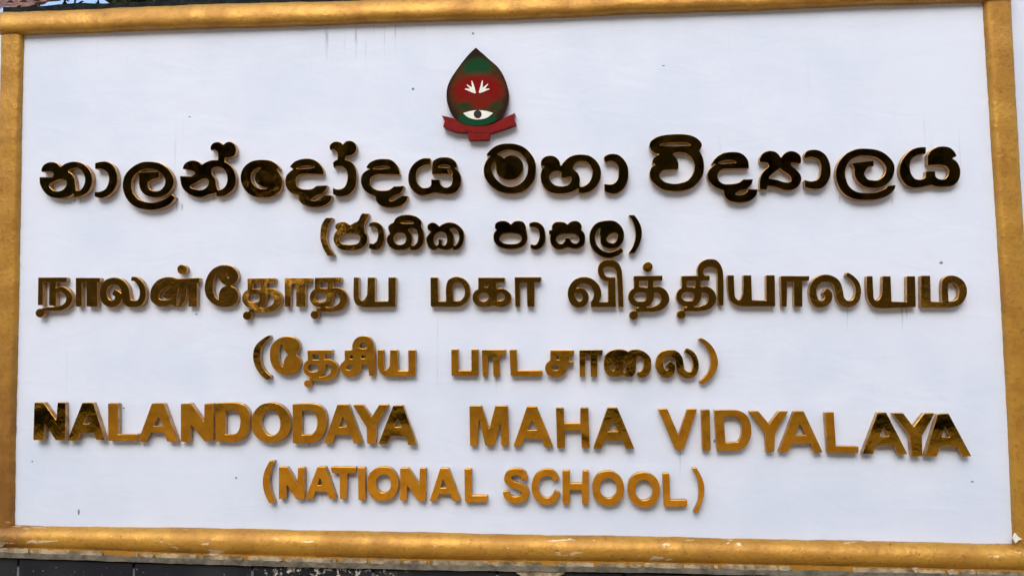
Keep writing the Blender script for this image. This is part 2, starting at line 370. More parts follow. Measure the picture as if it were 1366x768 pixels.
ROWS.append(('Sinhala', 'top Sinhala line', [
 ('න', 'first word', [(40,180,Z,[P("112,378! 125,325 165,290 215,278 270,288 315,325! 360,295 430,275 490,278 550,300 600,345 630,400 638,460 625,530 590,590 540,620 500,635 452,640! 448,600! 400,630 340,648 270,648 190,625 130,565 100,500 94,432! 230,432! 240,402 225,378!"),
   N("195,515 250,475 310,455 365,465 375,500 350,550 290,577 235,565"), N("390,370 440,345 500,345 550,400 565,460 550,520 515,565 480,570 462,520 455,450 430,400")])]),
 ('ා', 'first word', [(40,180,Z,[P("665,290! 720,275 790,275 850,310 885,380 893,460 870,550 820,610 750,645 700,645 662,630! 662,585! 720,580 770,555 800,500 808,440 795,390 760,360 720,350 668,352!")])]),
 ('ල', 'first word', [(160,180,Z,[S(80,"548,622,50 490,680,74 380,725,76 280,728,78 170,695,84 100,620,88 72,520,88 90,430,84 150,360,78 230,318,76 310,312,76 400,330,80 470,385,86 505,455,86 498,520,84 460,575,76 400,606,68 330,605,68 265,570,80 240,510,88 242,440,88"),
   P("185,382! 400,376! 400,438! 345,452 285,485! 200,470!")])]),
 ('න්', 'first word', [(160,180,Z,[P("640,348! 660,300 705,270 760,262 805,275 840,305! 880,280 930,262 985,258 1075,275 1140,320 1178,390 1188,460 1170,540 1120,595 1060,625 985,630! 983,585! 965,600! 905,610! 850,635 790,638 720,615 650,560 620,490 612,420! 735,424! 768,396 745,370 700,360"),
   N("715,530 790,482 850,450 895,452 908,490 880,540 830,562 770,555"), N("950,345 1020,330 1070,360 1098,430 1090,500 1050,550 1005,562 985,520 975,450 940,390")]),
   (270,180,Z,[P("88,162! 85,125 110,88 155,75 190,82 215,105! 250,78 285,72 325,90 345,130 345,180 325,215 280,232 235,235! 228,262 228,300! 160,290! 158,180 140,160 120,155")])]),
 ('ෙ', 'first word', [(270,180,Z,[P("800,348! 760,345! 790,395 815,450 815,520 780,590 700,635 600,645 500,620 425,550 392,460 400,380 440,315 510,270 600,255 700,265 760,300"),
   N("600,335 540,355 500,410 503,470 540,520 600,552 670,545 605,528 552,490 535,440 550,390 595,350")])]),
 ('ද', 'first word', [(370,180,Z,[P("125,328! 170,278 240,250 320,243 390,262 440,305 470,360 476,408! 330,402 240,405 200,430 190,470 200,520 240,548 300,558 360,550 400,520! 515,515! 490,570 450,612! 560,618! 540,680 480,725 400,742 320,735 250,705 220,660 215,615! 150,600 100,550 78,480 90,420 130,375 165,350!"),
   N("345,665 385,630 450,606 470,612 440,650 390,672"),N("190,345 250,322 330,316 385,330 330,342 250,348")])]),
 ('ෝ', 'first word', [(370,180,Z,[P("568,285! 600,258 660,250 730,262 780,300 808,370 812,450 795,540 750,600 690,628 620,630 568,605! 568,540! 600,555 650,555 690,530 715,470 718,400 700,350 660,325 600,325 575,340!"),
   P("538,155! 535,110 570,75 610,68 650,78 668,100! 700,68 745,60 785,75 808,110 808,155 785,195 740,215 700,220! 690,265! 615,265! 615,190 600,165 570,150")])]),
 ('ද', 'first word, the second time', [(480,180,Z,[P("62,335! 100,285 170,252 250,245 320,255 370,295 400,350 412,408! 260,405 170,410 120,435 105,480 120,530 170,562 230,570 300,562 350,525! 455,520! 430,580 395,615! 495,625! 475,680 420,725 340,745 260,742 200,715 165,670 160,630! 90,600 35,550 10,480 22,410 60,370 110,350!"),
   N("300,668 330,635 395,608 430,615 400,640 335,675"),N("130,345 190,325 260,320 310,335 250,346 190,350")])]),
 ('ය', 'first word', [(480,180,Z,[P("725,240! 650,240 570,280 515,350 495,430 505,510 550,580 620,618 690,615 765,590! 830,600 910,608 980,590 1030,520 1038,440 1010,370 965,338! 1000,333! 985,280 930,238 870,228 800,238 750,270 738,330! 738,405! 850,402 915,408 945,430 948,470 930,520 880,538 830,510 815,455! 730,455! 725,520 690,540 640,540 595,500 578,430 590,360 640,320 725,300!"),
   N("900,352 935,360 948,385 945,415 920,395"),N("800,325 850,308 910,315 925,330 860,335")])]),
 ('ම', 'middle word', [(635,180,Z,[P("103,205! 150,150 220,105 300,88 400,92 490,125 560,190 605,270 615,360 600,450 550,530 470,585 380,602 280,595 190,555 115,480 80,400 85,310 120,245 150,222!"),
   N("215,198! 280,165 350,155 430,175 500,240 530,330 510,430 450,500 370,528 290,515 215,460 170,390 165,310 190,272! 200,300 205,360 230,420 290,455 350,463 420,445 470,390 485,320 465,260 420,220 370,205 320,215 285,240! 255,215!")])]),
 ('හ', 'middle word', [(720,180,Z,[P("10,315! 15,265 50,225 110,212 160,225 200,265 215,320! 240,285 290,235 350,207 420,200 500,210 570,255 615,320 630,400 610,480 560,550 490,590 430,600 395,590! 395,548! 350,575 270,600 190,603 110,590 50,545 15,480 8,410 25,350 50,325!"),
   N("100,425 130,385 180,370 216,380! 218,440! 260,440 318,430 320,470 290,510 220,525 150,510 110,470"), N("345,325 375,285 430,270 490,285 535,350 535,420 510,480 460,520 415,528 412,450 390,390 350,355")])]),
 ('ා', 'middle word', [(720,180,Z,[P("655,235! 680,210 740,195 800,205 860,250 900,320 910,400 895,490 850,560 790,598 720,600 665,580! 660,500! 720,505 770,490 800,450 808,390 800,320 770,285 720,270 670,285!")])]),
 ('වි', 'last word', [(855,170,Z,[P("85,190! 95,150 150,105 230,80 330,70 440,70 520,85 580,115 620,160 625,190 600,240! 635,310 648,400 635,490 590,560 520,620 430,650 330,655 230,640 150,590 100,530 90,460 110,405 145,380 115,360! 125,320 160,285 205,272! 150,268 110,240"),
   N("330,272 400,258 460,268 520,315 548,390 535,470 480,540 400,570 320,576 240,555 195,510 195,475 225,445 300,435 385,430! 385,370 365,315"),N("190,178 280,160 380,156 480,162 510,178 420,188 280,190")])]),
 ('ද', 'last word', [(930,180,Z,[P("150,290! 190,235 260,190 340,175 430,180 490,215 525,270 532,345! 360,348 270,350 225,380 210,420 225,470 270,500 340,503 420,490 470,455! 575,453! 555,510 510,552! 628,558! 605,620 550,670 480,692 390,692 310,665 275,610 270,570! 200,545 130,490 105,430 115,370 150,330 190,300!"),
   N("390,608 415,582 470,566 520,560 500,590 450,612"),N("215,285 290,262 360,262 400,280 320,290 250,296")])]),
 ('්‍ය', 'last word', [(930,180,Z,[P("640,280! 640,240 670,190 730,165 790,170 830,195 858,235! 900,185 950,165 1010,175 1055,210 1068,260 1060,295! 1000,290 960,288! 970,318 1010,350 1055,400 1070,450 1050,510 1000,555 930,570 860,555 790,530 722,522! 715,560! 640,560! 640,480 660,400 700,350 735,315 718,288!"),
   N("735,442 770,400 830,355 845,342! 880,370 930,400 962,440 960,470 930,485 880,480 820,460 770,452")])]),
 ('ා', 'last word', [(1000,180,Z,[P("555,210! 580,170 640,152 710,158 775,200 815,270 832,350 825,430 790,500 740,545 680,558 620,552 565,535! 560,460! 620,475 680,465 715,430 730,370 728,300 705,255 660,232 600,230 565,245!")])]),
 ('ල', 'last word', [(1100,180,Z,[S(80,"690,530,50 640,580,76 540,622,76 430,632,74 310,618,82 220,560,92 175,470,97 163,380,98 190,290,90 250,220,80 340,182,76 440,178,75 540,195,78 620,245,85 672,320,88 665,400,88 620,465,84 560,500,78 490,505,80 420,490,84 372,440,95 352,385,95 362,330,80"),
   P("272,288! 500,262! 507,320! 450,330 418,370 400,420! 312,400! 300,330"), P("640,520! 730,512! 715,560 660,610 600,600")])]),
 ('ය', 'last word', [(1180,180,Z,[P("420,128! 350,130 270,155 200,220 160,300 152,370 170,440 220,510 290,540 360,538 430,525 490,512! 530,528 630,530 700,520 760,470 780,400 775,340 745,280 690,240! 738,220! 720,180 670,135 600,120 530,130 465,165 438,210! 440,312! 560,310 630,322 662,360 655,410 620,450 570,452 530,430 520,370! 425,370! 420,430 380,455 320,450 275,400 258,330 270,260 320,215 420,195!")])]),
]))
ROWS.append(('Sinhala', 'second Sinhala line', [
 ('(', 'opening', [(415,270,Z,[P("150,158! 225,155! 180,230 160,310 160,390 188,460 242,540! 165,545! 120,460 95,380 95,300 110,220")])]),
 ('ජ', 'first word', [(415,270,Z,[P("250,268! 250,230 290,205 350,203 400,230 440,210 480,190 510,130 525,112! 595,115! 570,180 545,230 550,290 575,350 570,410 530,460 460,488 380,490 300,478 245,430 228,370 240,320 270,285!"), N("285,385 300,345 350,325 440,323 495,340 500,380 480,415 430,430 360,430 310,420")])]),
 ('ා', 'first word', [(415,270,Z,[P("590,250! 600,215 640,200 690,210 730,250 748,320 745,400 715,460 660,485 590,470! 590,415! 640,420 670,395 685,340 680,280 655,250 625,245")])]),
 ('ති', 'first word', [(500,270,Z,[P("140,285! 135,250 160,220 190,205 210,165 260,135 330,125 400,135 455,165 480,200 475,240 495,290 505,350 495,420 460,470 410,490 360,488! 362,455! 330,475 270,488 210,485 150,450 120,390 125,355 155,320!"),
   N("195,370 215,325 260,310 305,325 320,370 305,415 260,432 215,418"), N("345,278 400,265 430,290 442,350 430,410 400,440 378,440 384,380 375,320"), N("255,210 310,192 375,195 400,212 340,214")])]),
 ('ක', 'first word', [(500,270,Z,[P("540,275! 540,235 570,210 610,207 640,225 660,245! 700,220 750,205 810,210 870,245 910,300 915,370 895,440 850,480 800,488! 800,460! 790,470 740,488 690,480 650,470 610,488 560,470 535,420 525,370 540,340 575,300!"),
   N("605,380 620,330 670,300 720,315 740,370 730,425 710,440 690,430 692,375! 650,375! 648,430 630,440 610,420"), N("770,275 820,265 850,300 862,350 850,410 820,440 810,440 812,380 800,315")])]),
 ('ප', 'second word', [(645,270,Z,[P("115,265! 120,220 160,192 210,188 250,200 280,225! 310,198 360,188 405,200 430,235 435,270! 445,320 450,370 425,430 370,465 290,478 200,470 140,440 105,390 105,320 135,280!"), N("165,375 185,335 240,318 330,320 380,340 388,380 360,412 280,425 200,412")])]),
 ('ා', 'second word', [(645,270,Z,[P("470,250! 470,215 520,198 570,210 615,250 635,330 630,410 590,465 540,485 480,470! 480,425! 530,432 560,400 572,340 560,280 530,255 495,250")])]),
 ('ස', 'second word', [(645,270,Z,[P("670,285! 700,280! 700,240 730,205 780,197 830,205 860,225! 890,200 940,188 985,205 1008,245 1000,280! 1035,320 1042,380 1025,440 975,470 910,472 860,460 810,478 740,475 695,430 680,370 685,325 670,325!"),
   N("745,375 775,335 860,322 950,332 980,370 970,405 935,418 900,400 885,360! 838,360! 830,400 800,422 765,415")])]),
 ('ල', 'second word', [(740,270,Z,[S(60,"692,480,45 640,515,58 560,538,60 480,520,62 415,465,62 387,390,60 392,310,62 440,240,62 520,217,62 600,220,64 655,265,68 678,330,68 662,400,66 620,438,60 560,442,60 510,415,68 500,360,68 520,310,68"),
   P("458,320! 470,262 560,235 650,270 655,340! 640,320 600,312 560,330 530,370! 470,360!")])]),
 (')', 'closing', [(740,270,Z,[P("755,130! 815,128! 860,190 890,270 892,350 865,440 820,522! 755,520! 800,450 825,370 825,290 800,200")])]),
]))
ROWS.append(('Tamil', 'upper Tamil line', [
 ('ந', 'first word', [(40,345,Z,[P("82,192! 370,190! 370,240! 82,240!"),P("82,192! 132,192! 132,478! 82,475!"),P("195,235! 265,235! 265,482! 195,478!"),
   S(60,"255,330,50 320,312,55 375,345,62 400,405,62 380,465,58 330,500,50 250,512,40 170,515,36 110,535,40"),C(105,556,45)])]),
 ('ா', 'first word', [(40,345,Z,[P("468,195! 718,195! 715,240! 690,240! 690,490! 578,490! 578,245! 528,245! 528,490! 468,490!")])]),
 ('ல', 'first word', [(130,345,Z,[S(60,"345,205,40 395,212,50 440,260,58 462,320,62 460,390,64 430,450,66 370,462,70 310,445,82 290,380,82 280,310,80 240,250,76 170,228,72 100,250,72 62,310,70 58,370,72 90,440,76 150,462,70 205,430,72 210,370,70 160,340,60")])]),
 ('ன்', 'first word', [(130,345,Z,[C(866,110,50),P("540,370 560,290 620,220 700,190 780,192 820,205! 1045,195! 1042,245! 1018,250! 1015,490! 930,490! 928,310 920,290! 912,330 905,400 880,460 840,490 790,490! 750,468 700,485 650,495 590,470 550,430"),
   N("625,395 640,350 690,300 745,290 700,330 670,385 720,412 770,390 760,408 690,422 640,415"), N("815,475 812,400 838,305 855,300 848,380 832,462")])]),
 ('ே', 'first word', [(230,345,Z,[P("330,300 350,200 400,120 470,75 550,65 620,85 665,140 672,200 640,250 590,278! 640,300 668,350 672,410 640,465 570,492 480,490 400,450 345,380"), N("415,300 425,220 455,155! 475,190 500,240 555,278! 510,295 480,340 472,425! 430,380"),N("555,170 570,150 590,175 575,200")])]),
 ('த', 'first word', [(300,345,Z,tha(175,200,.976,.944))]),
 ('ா', 'first word, the second time', [(300,345,Z,[P("612,198! 890,198! 885,248! 825,250! 825,490! 730,490! 728,255! 680,255! 672,490! 612,490!")])]),
 ('த', 'first word, the second time', [(400,345,Z,tha(100,192,.93,.944))]),
 ('ய', 'first word', [(400,345,Z,[P("552,190! 605,190! 605,350 612,410 635,430 660,415 688,370! 695,190! 770,190! 770,435! 905,435! 905,190! 985,190! 980,490! 620,490 575,465 552,410")])]),
 ('ம', 'second word', [(560,345,Z,[P("108,190! 185,190! 190,435! 268,435! 268,290 290,220 340,190 390,185 450,205 500,260 515,330 505,400 460,460 400,488 300,492! 110,490!"),N("345,430! 345,260 375,245 420,250 450,290 462,340 450,390 420,425 390,432!")])]),
 ('க', 'second word', [(560,345,Z,[P("598,192! 872,192! 870,242! 785,244! 790,302 840,302 890,322 930,362 937,410 915,460 860,492 800,492 745,480 700,492 640,495 580,475 545,430 540,380 565,330 598,312!"),
   N("600,395 620,360 655,348 695,362 705,395 690,425 650,435 615,425"),N("795,365! 830,352 862,365 872,395 850,425 795,432!"),N("660,262! 702,262! 700,290! 665,290!")])]),
 ('ா', 'second word', [(560,345,Z,[P("970,188! 1245,188! 1238,240! 1175,240! 1175,490! 1100,490! 1095,245! 1027,245! 1027,490! 978,490!")])]),
 ('வி', 'third word', [(750,335,Z,[S(70,"310,545,50 355,480,75 362,420,78 330,350,75 270,305,70 200,298,68 140,325,70 100,390,75 95,460,75 130,530,70 180,545,65 225,520,65 240,465,65 215,415,60 170,400,55 140,425,50"),
   P("295,518! 552,518! 552,570! 295,572!"),P("468,290! 546,290! 550,570! 470,570!"),
   S(60,"545,284,40 480,285,40 425,270,50 398,220,58 395,170,58 430,130,70 490,120,75 545,140,70 578,190,60 590,280,56 597,400,54 603,570,54")])]),
 ('த்', 'third word', [(820,335,Z,tha(140,250,1,1)+[C(340,160,50)])]),
 ('தி', 'third word', [(890,335,Z,tha(92,250,.985,.985)+[P("315,255! 308,190 330,130 380,90 440,80 500,90 545,135 570,200 578,300 580,400 578,555! 528,555! 518,480 514,350 512,220 495,175 460,160 410,165 375,190 370,215 388,255!")])]),
 ('ய', 'third word', [(890,335,Z,[P("618,245! 685,245! 690,400 698,470 730,500 755,485 778,430! 780,245! 862,245! 870,500! 1015,505! 1013,245! 1103,245! 1108,565! 720,555 665,525 635,470 622,380")])]),
 ('ா', 'third word', [(980,335,Z,[P("470,252! 768,255! 762,300! 695,305! 695,568! 610,568! 605,310! 540,310! 535,568! 480,568!")])]),
 ('ல', 'third word', [(1070,335,Z,[S(60,"452,232,40 510,270,48 560,330,55 578,410,58 560,490,62 510,535,65 450,536,70 398,490,78 378,400,80 350,325,76 280,280,72 200,280,72 140,320,75 112,390,75 115,460,78 150,530,75 210,540,70 265,500,75 272,440,78 225,405,68")])]),
 ('ய', 'third word, the second time', [(1070,335,Z,[P("660,255! 722,255! 730,420 738,490 760,505 790,490 820,440! 825,255! 908,255! 918,515! 1075,518! 1072,255! 1160,255! 1168,572! 745,575 700,540 672,480 662,400")])]),
 ('ம', 'third word', [(1160,335,Z,[P("525,250! 620,250! 630,515! 745,520! 742,320 760,275 800,252 870,252 940,285 985,340 1000,410 985,480 930,550 850,575! 530,575!"),N("812,515! 810,335 840,322 880,335 915,380 920,430 900,485 860,512!")])]),
]))
V = 7.589
ROWS.append(('Tamil', 'lower Tamil line', [
 ('(', 'opening', [(325,435,Z,[P("230,105! 268,88! 275,110! 215,170 180,230 170,310 182,390 220,460 282,512! 270,535 235,545 160,480 110,390 95,310 110,220 160,155")])]),
 ('ே', 'first word', [(325,435,Z,[P("268,290 280,210 330,145 400,110 470,105 540,130 575,180 570,240 535,290! 575,330 585,390 560,450 500,490 420,500 350,470 300,420 272,350"),N("355,300 365,220 390,175! 410,230 455,292! 420,330 400,420! 370,380")])]),
 ('த', 'first word', [(325,435,Z,tha(608,243,.857,.849))]),
 ('சி', 'first word', [(430,435,Z,[P("228,245! 305,243! 308,185 350,120 415,98 480,112 520,165 535,250 540,380 535,508! 477,508! 470,400! 402,395 395,440 360,490 290,517 220,500 182,450 180,400 228,345!"),
   N("280,298! 315,298! 315,335! 280,335!"),N("395,298! 442,298! 442,330! 395,330!"),N("235,425 260,405 300,400 312,415 300,440 260,448"),N("378,218 392,178 428,165 455,190 460,225")])]),
 ('ய', 'first word', [(430,435,Z,[P("567,242! 628,242! 630,400 640,445 665,440 690,400! 695,242! 772,242! 775,455! 880,460! 880,242! 955,242! 950,507! 640,507 590,470 568,420")])]),
 ('ப', 'second word', [(590,435,Z,[P("92,235! 162,235! 165,455! 298,455! 298,235! 368,235! 368,505! 92,505!")])]),
 ('ா', 'second word', [(590,435,Z,[P("405,240! 652,238! 648,290! 600,295 588,320 588,512! 522,512! 520,310! 468,315! 465,512! 412,512!")])]),
 ('ட', 'second word', [(590,435,Z,[P("688,238! 760,238! 770,455! 1025,452! 1020,508! 700,508!")])]),
 ('ச', 'second word', [(690,435,Z,[P("338,245! 582,245! 580,295! 535,310! 535,362! 578,358! 575,395! 520,398 500,470 440,515 370,520 310,490 285,430 300,380 338,345!"),N("395,298! 432,298! 432,342! 395,342!"),N("345,420 370,400 420,405 420,440 380,450")])]),
 ('ா', 'second word, the second time', [(690,435,Z,[P("636,243! 880,240! 870,295! 822,300! 822,515! 752,515! 748,300! 700,300! 695,512! 640,512!")])]),
 ('ை', 'second word', [(790,435,V,[P("118,380 130,300 180,250 260,232 330,240 360,255! 400,238 470,235 540,265 590,320 598,400 580,470 530,515 480,515 455,490 460,460! 500,450 520,400 515,340 480,300 450,330 445,400 440,460 400,510 340,505 320,490! 240,510 170,500 125,440"),
   N("182,415 195,385 215,385 230,420 215,450 192,440"),N("318,470 322,400 330,360 340,400 330,460")])]),
 ('ல', 'second word', [(790,435,V,[S(60,"945,238,45 1010,280,55 1045,350,58 1048,420,60 1020,480,64 960,492,68 905,460,76 890,400,78 876,330,78 840,285,75 780,275,72 715,295,75 682,360,76 692,430,78 735,482,74 790,470,72 805,410,72 765,375,66")])]),
 (')', 'closing', [(790,435,V,[P("1072,130! 1100,115! 1160,150 1220,210 1260,290 1275,370 1255,450 1210,520 1125,590! 1085,560! 1130,520 1180,460 1200,380 1190,290 1160,220 1120,170")])]),
]))
ROWS.append(('English', 'upper English line', [
 ('N', 'NALANDODAYA', [(40,520,Z,[P("42,128! 135,128! 268,310! 275,128! 355,128! 362,510! 268,510! 152,340! 145,510! 42,510!")])]),
 ('A', 'NALANDODAYA', [(40,520,Z,[P("530,130! 640,130! 768,508! 680,510! 655,440! 515,440! 485,515! 385,515!"),N("545,345! 582,255! 612,345!")])]),
 ('L', 'NALANDODAYA', [(40,520,Z,[P("800,135! 900,135! 900,455! 1100,450! 1095,520! 800,520!")])]),
 ('A', 'NALANDODAYA', [(170,520,Z,[P("250,135! 370,135! 515,530! 405,525! 380,440! 230,435! 180,535! 108,520!"),N("265,370! 315,265! 365,365!")])]),
 ('N', 'NALANDODAYA', [(170,520,Z,[P("545,140! 650,135! 785,330! 788,140! 882,135! 880,520! 790,525! 645,350! 642,530! 545,530!")])]),
 ('D', 'NALANDODAYA', [(170,520,Z,[P("900,135! 1120,132 1200,160 1245,230 1250,330 1235,430 1180,500 1120,528 1060,530! 905,525!"),N("1000,213! 1080,210 1125,225 1150,280 1155,340 1140,405 1110,445 1060,455! 1000,455!")])]),
 ('O', 'NALANDODAYA', [(320,520,Z,[P("118,340 140,230 210,155 310,128 410,150 485,220 518,320 505,430 430,510 320,542 210,515 140,440"),N("215,350 230,270 270,220 320,205 370,225 405,290 412,370 390,430 340,465 290,460 240,410")])]),
 ('D', 'NALANDODAYA', [(320,520,Z,[P("540,142! 740,138 830,165 880,240 888,340 860,450 800,520 730,542! 540,545!"),N("632,215! 730,212 780,260 792,330 780,400 740,455! 632,458!")])]),
 ('A', 'NALANDODAYA', [(420,520,Z,[P("230,148! 345,148! 490,540! 400,545! 370,460! 205,460! 180,545! 90,545!"),N("245,380! 285,265! 330,375!")])]),
 ('Y', 'NALANDODAYA', [(420,520,Z,[P("385,150! 490,150! 580,275! 660,150! 755,150! 630,360! 625,545! 535,548! 530,380!")])]),
 ('A', 'NALANDODAYA', [(420,520,Z,[P("800,160! 900,155! 1045,560! 955,560! 930,470! 780,465! 740,550! 650,550!"),N("815,380! 848,290! 890,378!")])]),
 ('M', 'MAHA', [(615,520,Z,[P("85,160! 210,160! 288,400! 350,160! 480,160! 490,570! 412,570! 405,330! 340,570! 250,570! 180,280! 170,570! 92,570!")])]),
 ('A', 'MAHA', [(615,520,Z,[P("675,170! 775,170! 945,580! 850,580! 825,500! 645,495! 620,575! 535,575!"),N("680,410! 725,305! 785,408!")])]),
 ('H', 'MAHA', [(720,520,Z,[P("165,180! 245,180! 250,340! 415,340! 415,180! 498,180! 512,590! 430,590! 425,410! 258,412! 260,590! 178,590!")])]),
 ('A', 'MAHA', [(720,520,Z,[P("695,180! 795,180! 970,598! 880,600! 850,515! 665,510! 635,598! 548,598!"),N("690,425! 745,315! 805,422!")])]),
 ('V', 'VIDYALAYA', [(870,530,Z,[P("62,118! 155,115! 272,385! 360,118! 460,118! 325,530! 282,545! 235,525!")])]),
 ('I', 'VIDYALAYA', [(870,530,Z,[P("505,125! 590,125! 600,540! 515,540!")])]),
 ('D', 'VIDYALAYA', [(870,530,Z,[P("638,130! 850,128 930,150 990,210 1015,300 1010,400 965,490 900,540! 665,545!"),N("735,205! 850,200 905,240 920,320 910,400 880,455! 750,465!")])]),
 ('Y', 'VIDYALAYA', [(985,530,Z,[P("108,140! 205,140! 315,270! 415,140! 512,140! 375,365! 370,555! 285,555! 275,370!")])]),
 ('A', 'VIDYALAYA', [(985,530,Z,[P("570,140! 670,140! 865,560! 780,565! 740,470! 550,470! 510,555! 415,555!"),N("580,388! 630,265! 690,386!")])]),
 ('L', 'VIDYALAYA', [(985,530,Z,[P("885,150! 978,150! 1000,498! 1232,500! 1228,570! 915,565!")])]),
 ('A', 'VIDYALAYA', [(1140,530,Z,[P("240,155! 330,155! 540,578! 440,578! 405,490! 215,490! 190,575! 78,575!"),N("255,400! 298,300! 355,395!")])]),
 ('Y', 'VIDYALAYA', [(1140,530,Z,[P("390,160! 500,160! 605,300! 710,165! 825,160! 690,390! 690,600! 585,600! 565,390!")])]),
 ('A', 'VIDYALAYA', [(1140,530,Z,[P("855,170! 970,165! 1195,600! 1105,600! 1060,510! 880,500! 840,600! 720,600!"),N("890,405! 930,300! 980,405!")])]),
]))
ROWS.append(('English', 'lower English line', [
 ('(', 'opening', [(340,600,Z,[P("150,110! 200,108! 165,200 150,300 157,400 205,540! 145,545! 95,430 80,320 95,220")])]),
 ('N', 'NATIONAL', [(340,600,Z,[P("245,175! 330,172! 435,350! 440,178! 508,178! 508,500! 425,505! 325,350! 318,498! 245,500!")])]),
 ('A', 'NATIONAL', [(340,600,Z,[P("640,170! 725,170! 835,490! 760,498! 735,425! 620,420! 590,500! 515,498!"),N("638,362! 665,280! 695,358!")])]),
 ('T', 'NATIONAL', [(340,600,Z,[P("775,172! 1035,172! 1025,238! 945,240! 938,500! 870,500! 868,240! 790,235!")])]),
 ('I', 'NATIONAL', [(340,600,Z,[P("1055,178! 1128,178! 1132,510! 1060,510!")])]),
 ('O', 'NATIONAL', [(500,600,Z,[P("-76,350 -60,250 0,190 80,170 160,185 220,250 243,340 225,430 170,495 90,518 0,505 -60,440"),N("10,350 25,290 80,250 135,265 162,340 150,400 110,432 60,432 25,400")])]),
 ('N', 'NATIONAL', [(500,600,Z,[P("260,182! 345,182! 455,355! 460,185! 525,185! 520,520! 445,520! 330,360! 325,515! 258,515!")])]),
 ('A', 'NATIONAL', [(500,600,Z,[P("670,185! 755,185! 880,515! 800,520! 775,450! 660,450! 630,520! 560,520!"),N("668,388! 700,295! 740,382!")])]),
 ('L', 'NATIONAL', [(500,600,Z,[P("918,190! 990,190! 992,465! 1155,465! 1150,530! 922,532!")])]),
 ('S', 'SCHOOL', [(660,600,Z,[S(70,"312,306,62 285,240,70 215,222,70 150,245,74 132,300,74 170,345,70 250,375,72 312,415,75 300,480,75 230,512,72 160,500,70 122,460,66 112,420,58")])]),
 ('C', 'SCHOOL', [(660,600,Z,[S(70,"635,305,66 590,240,70 520,230,72 450,265,72 415,340,72 420,430,72 470,505,72 550,525,72 610,490,70 642,425,62")])]),
 ('H', 'SCHOOL', [(660,600,Z,[P("692,208! 768,208! 770,340! 895,340! 900,208! 965,212! 962,555! 897,555! 890,410! 770,405! 768,550! 695,550!")])]),
 ('O', 'SCHOOL', [(780,600,Z,[P("78,400 90,310 140,240 220,213 300,225 370,280 402,370 395,460 340,540 250,572 160,550 100,490"),N("155,400 170,330 210,295 260,290 305,320 328,390 315,450 270,490 220,490 175,455")])]),
 ('O', 'SCHOOL', [(780,600,Z,[P("440,400 460,300 520,245 600,228 690,250 750,310 772,400 755,490 710,560 620,588 530,565 465,500"),N("520,400 540,340 590,305 640,315 680,360 697,420 680,480 640,508 580,512 535,470")])]),
 ('L', 'SCHOOL', [(780,600,Z,[P("798,238! 868,238! 875,510! 1050,510! 1050,575! 815,578!")])]),
 (')', 'closing', [(780,600,Z,[P("1100,185! 1145,180! 1200,280 1225,370 1220,470 1165,635! 1112,632! 1160,530 1170,430 1165,340 1140,260")])]),
]))
# ------------------------------------------------------------ ground and what stands round the wall
random.seed(4)
def ground():
    V, Fc = [], []; xs = [-400,-120,-50]+list(range(-30,31,3))+[50,120,400]; ys = [-400,-120,-60,-40,-30,-24,-20,-17,-14,-11,-8,-5,-2,0,4,8,20,60,120,400]
    def h(x, y):
        t = min(max((-y-5)/13, 0), 1); t = t*t*(3-2*t); return 1.15*t+(random.random()-.5)*.05*(y < -3 and abs(x) < 40)
    for y in ys:
        for x in xs: V.append((x, y, h(x, y)))
    n = len(xs)
    for j in range(len(ys)-1):
        for i in range(n-1): Fc.append((j*n+i, j*n+i+1, (j+1)*n+i+1, (j+1)*n+i))
    tag(mesh('ground', V, Fc, M['earth'], smooth=True), kind='structure')
ground()
V, Fc = [], []; box_vf((-14, -1.0, .03), (14, -.03, .045), V, Fc)
tag(mesh('bounce_dimming_strip', V, Fc, M['bounce_dimmer']), kind='structure')  # unseen strip, added to dim ground bounce on the undersides of the mouldings

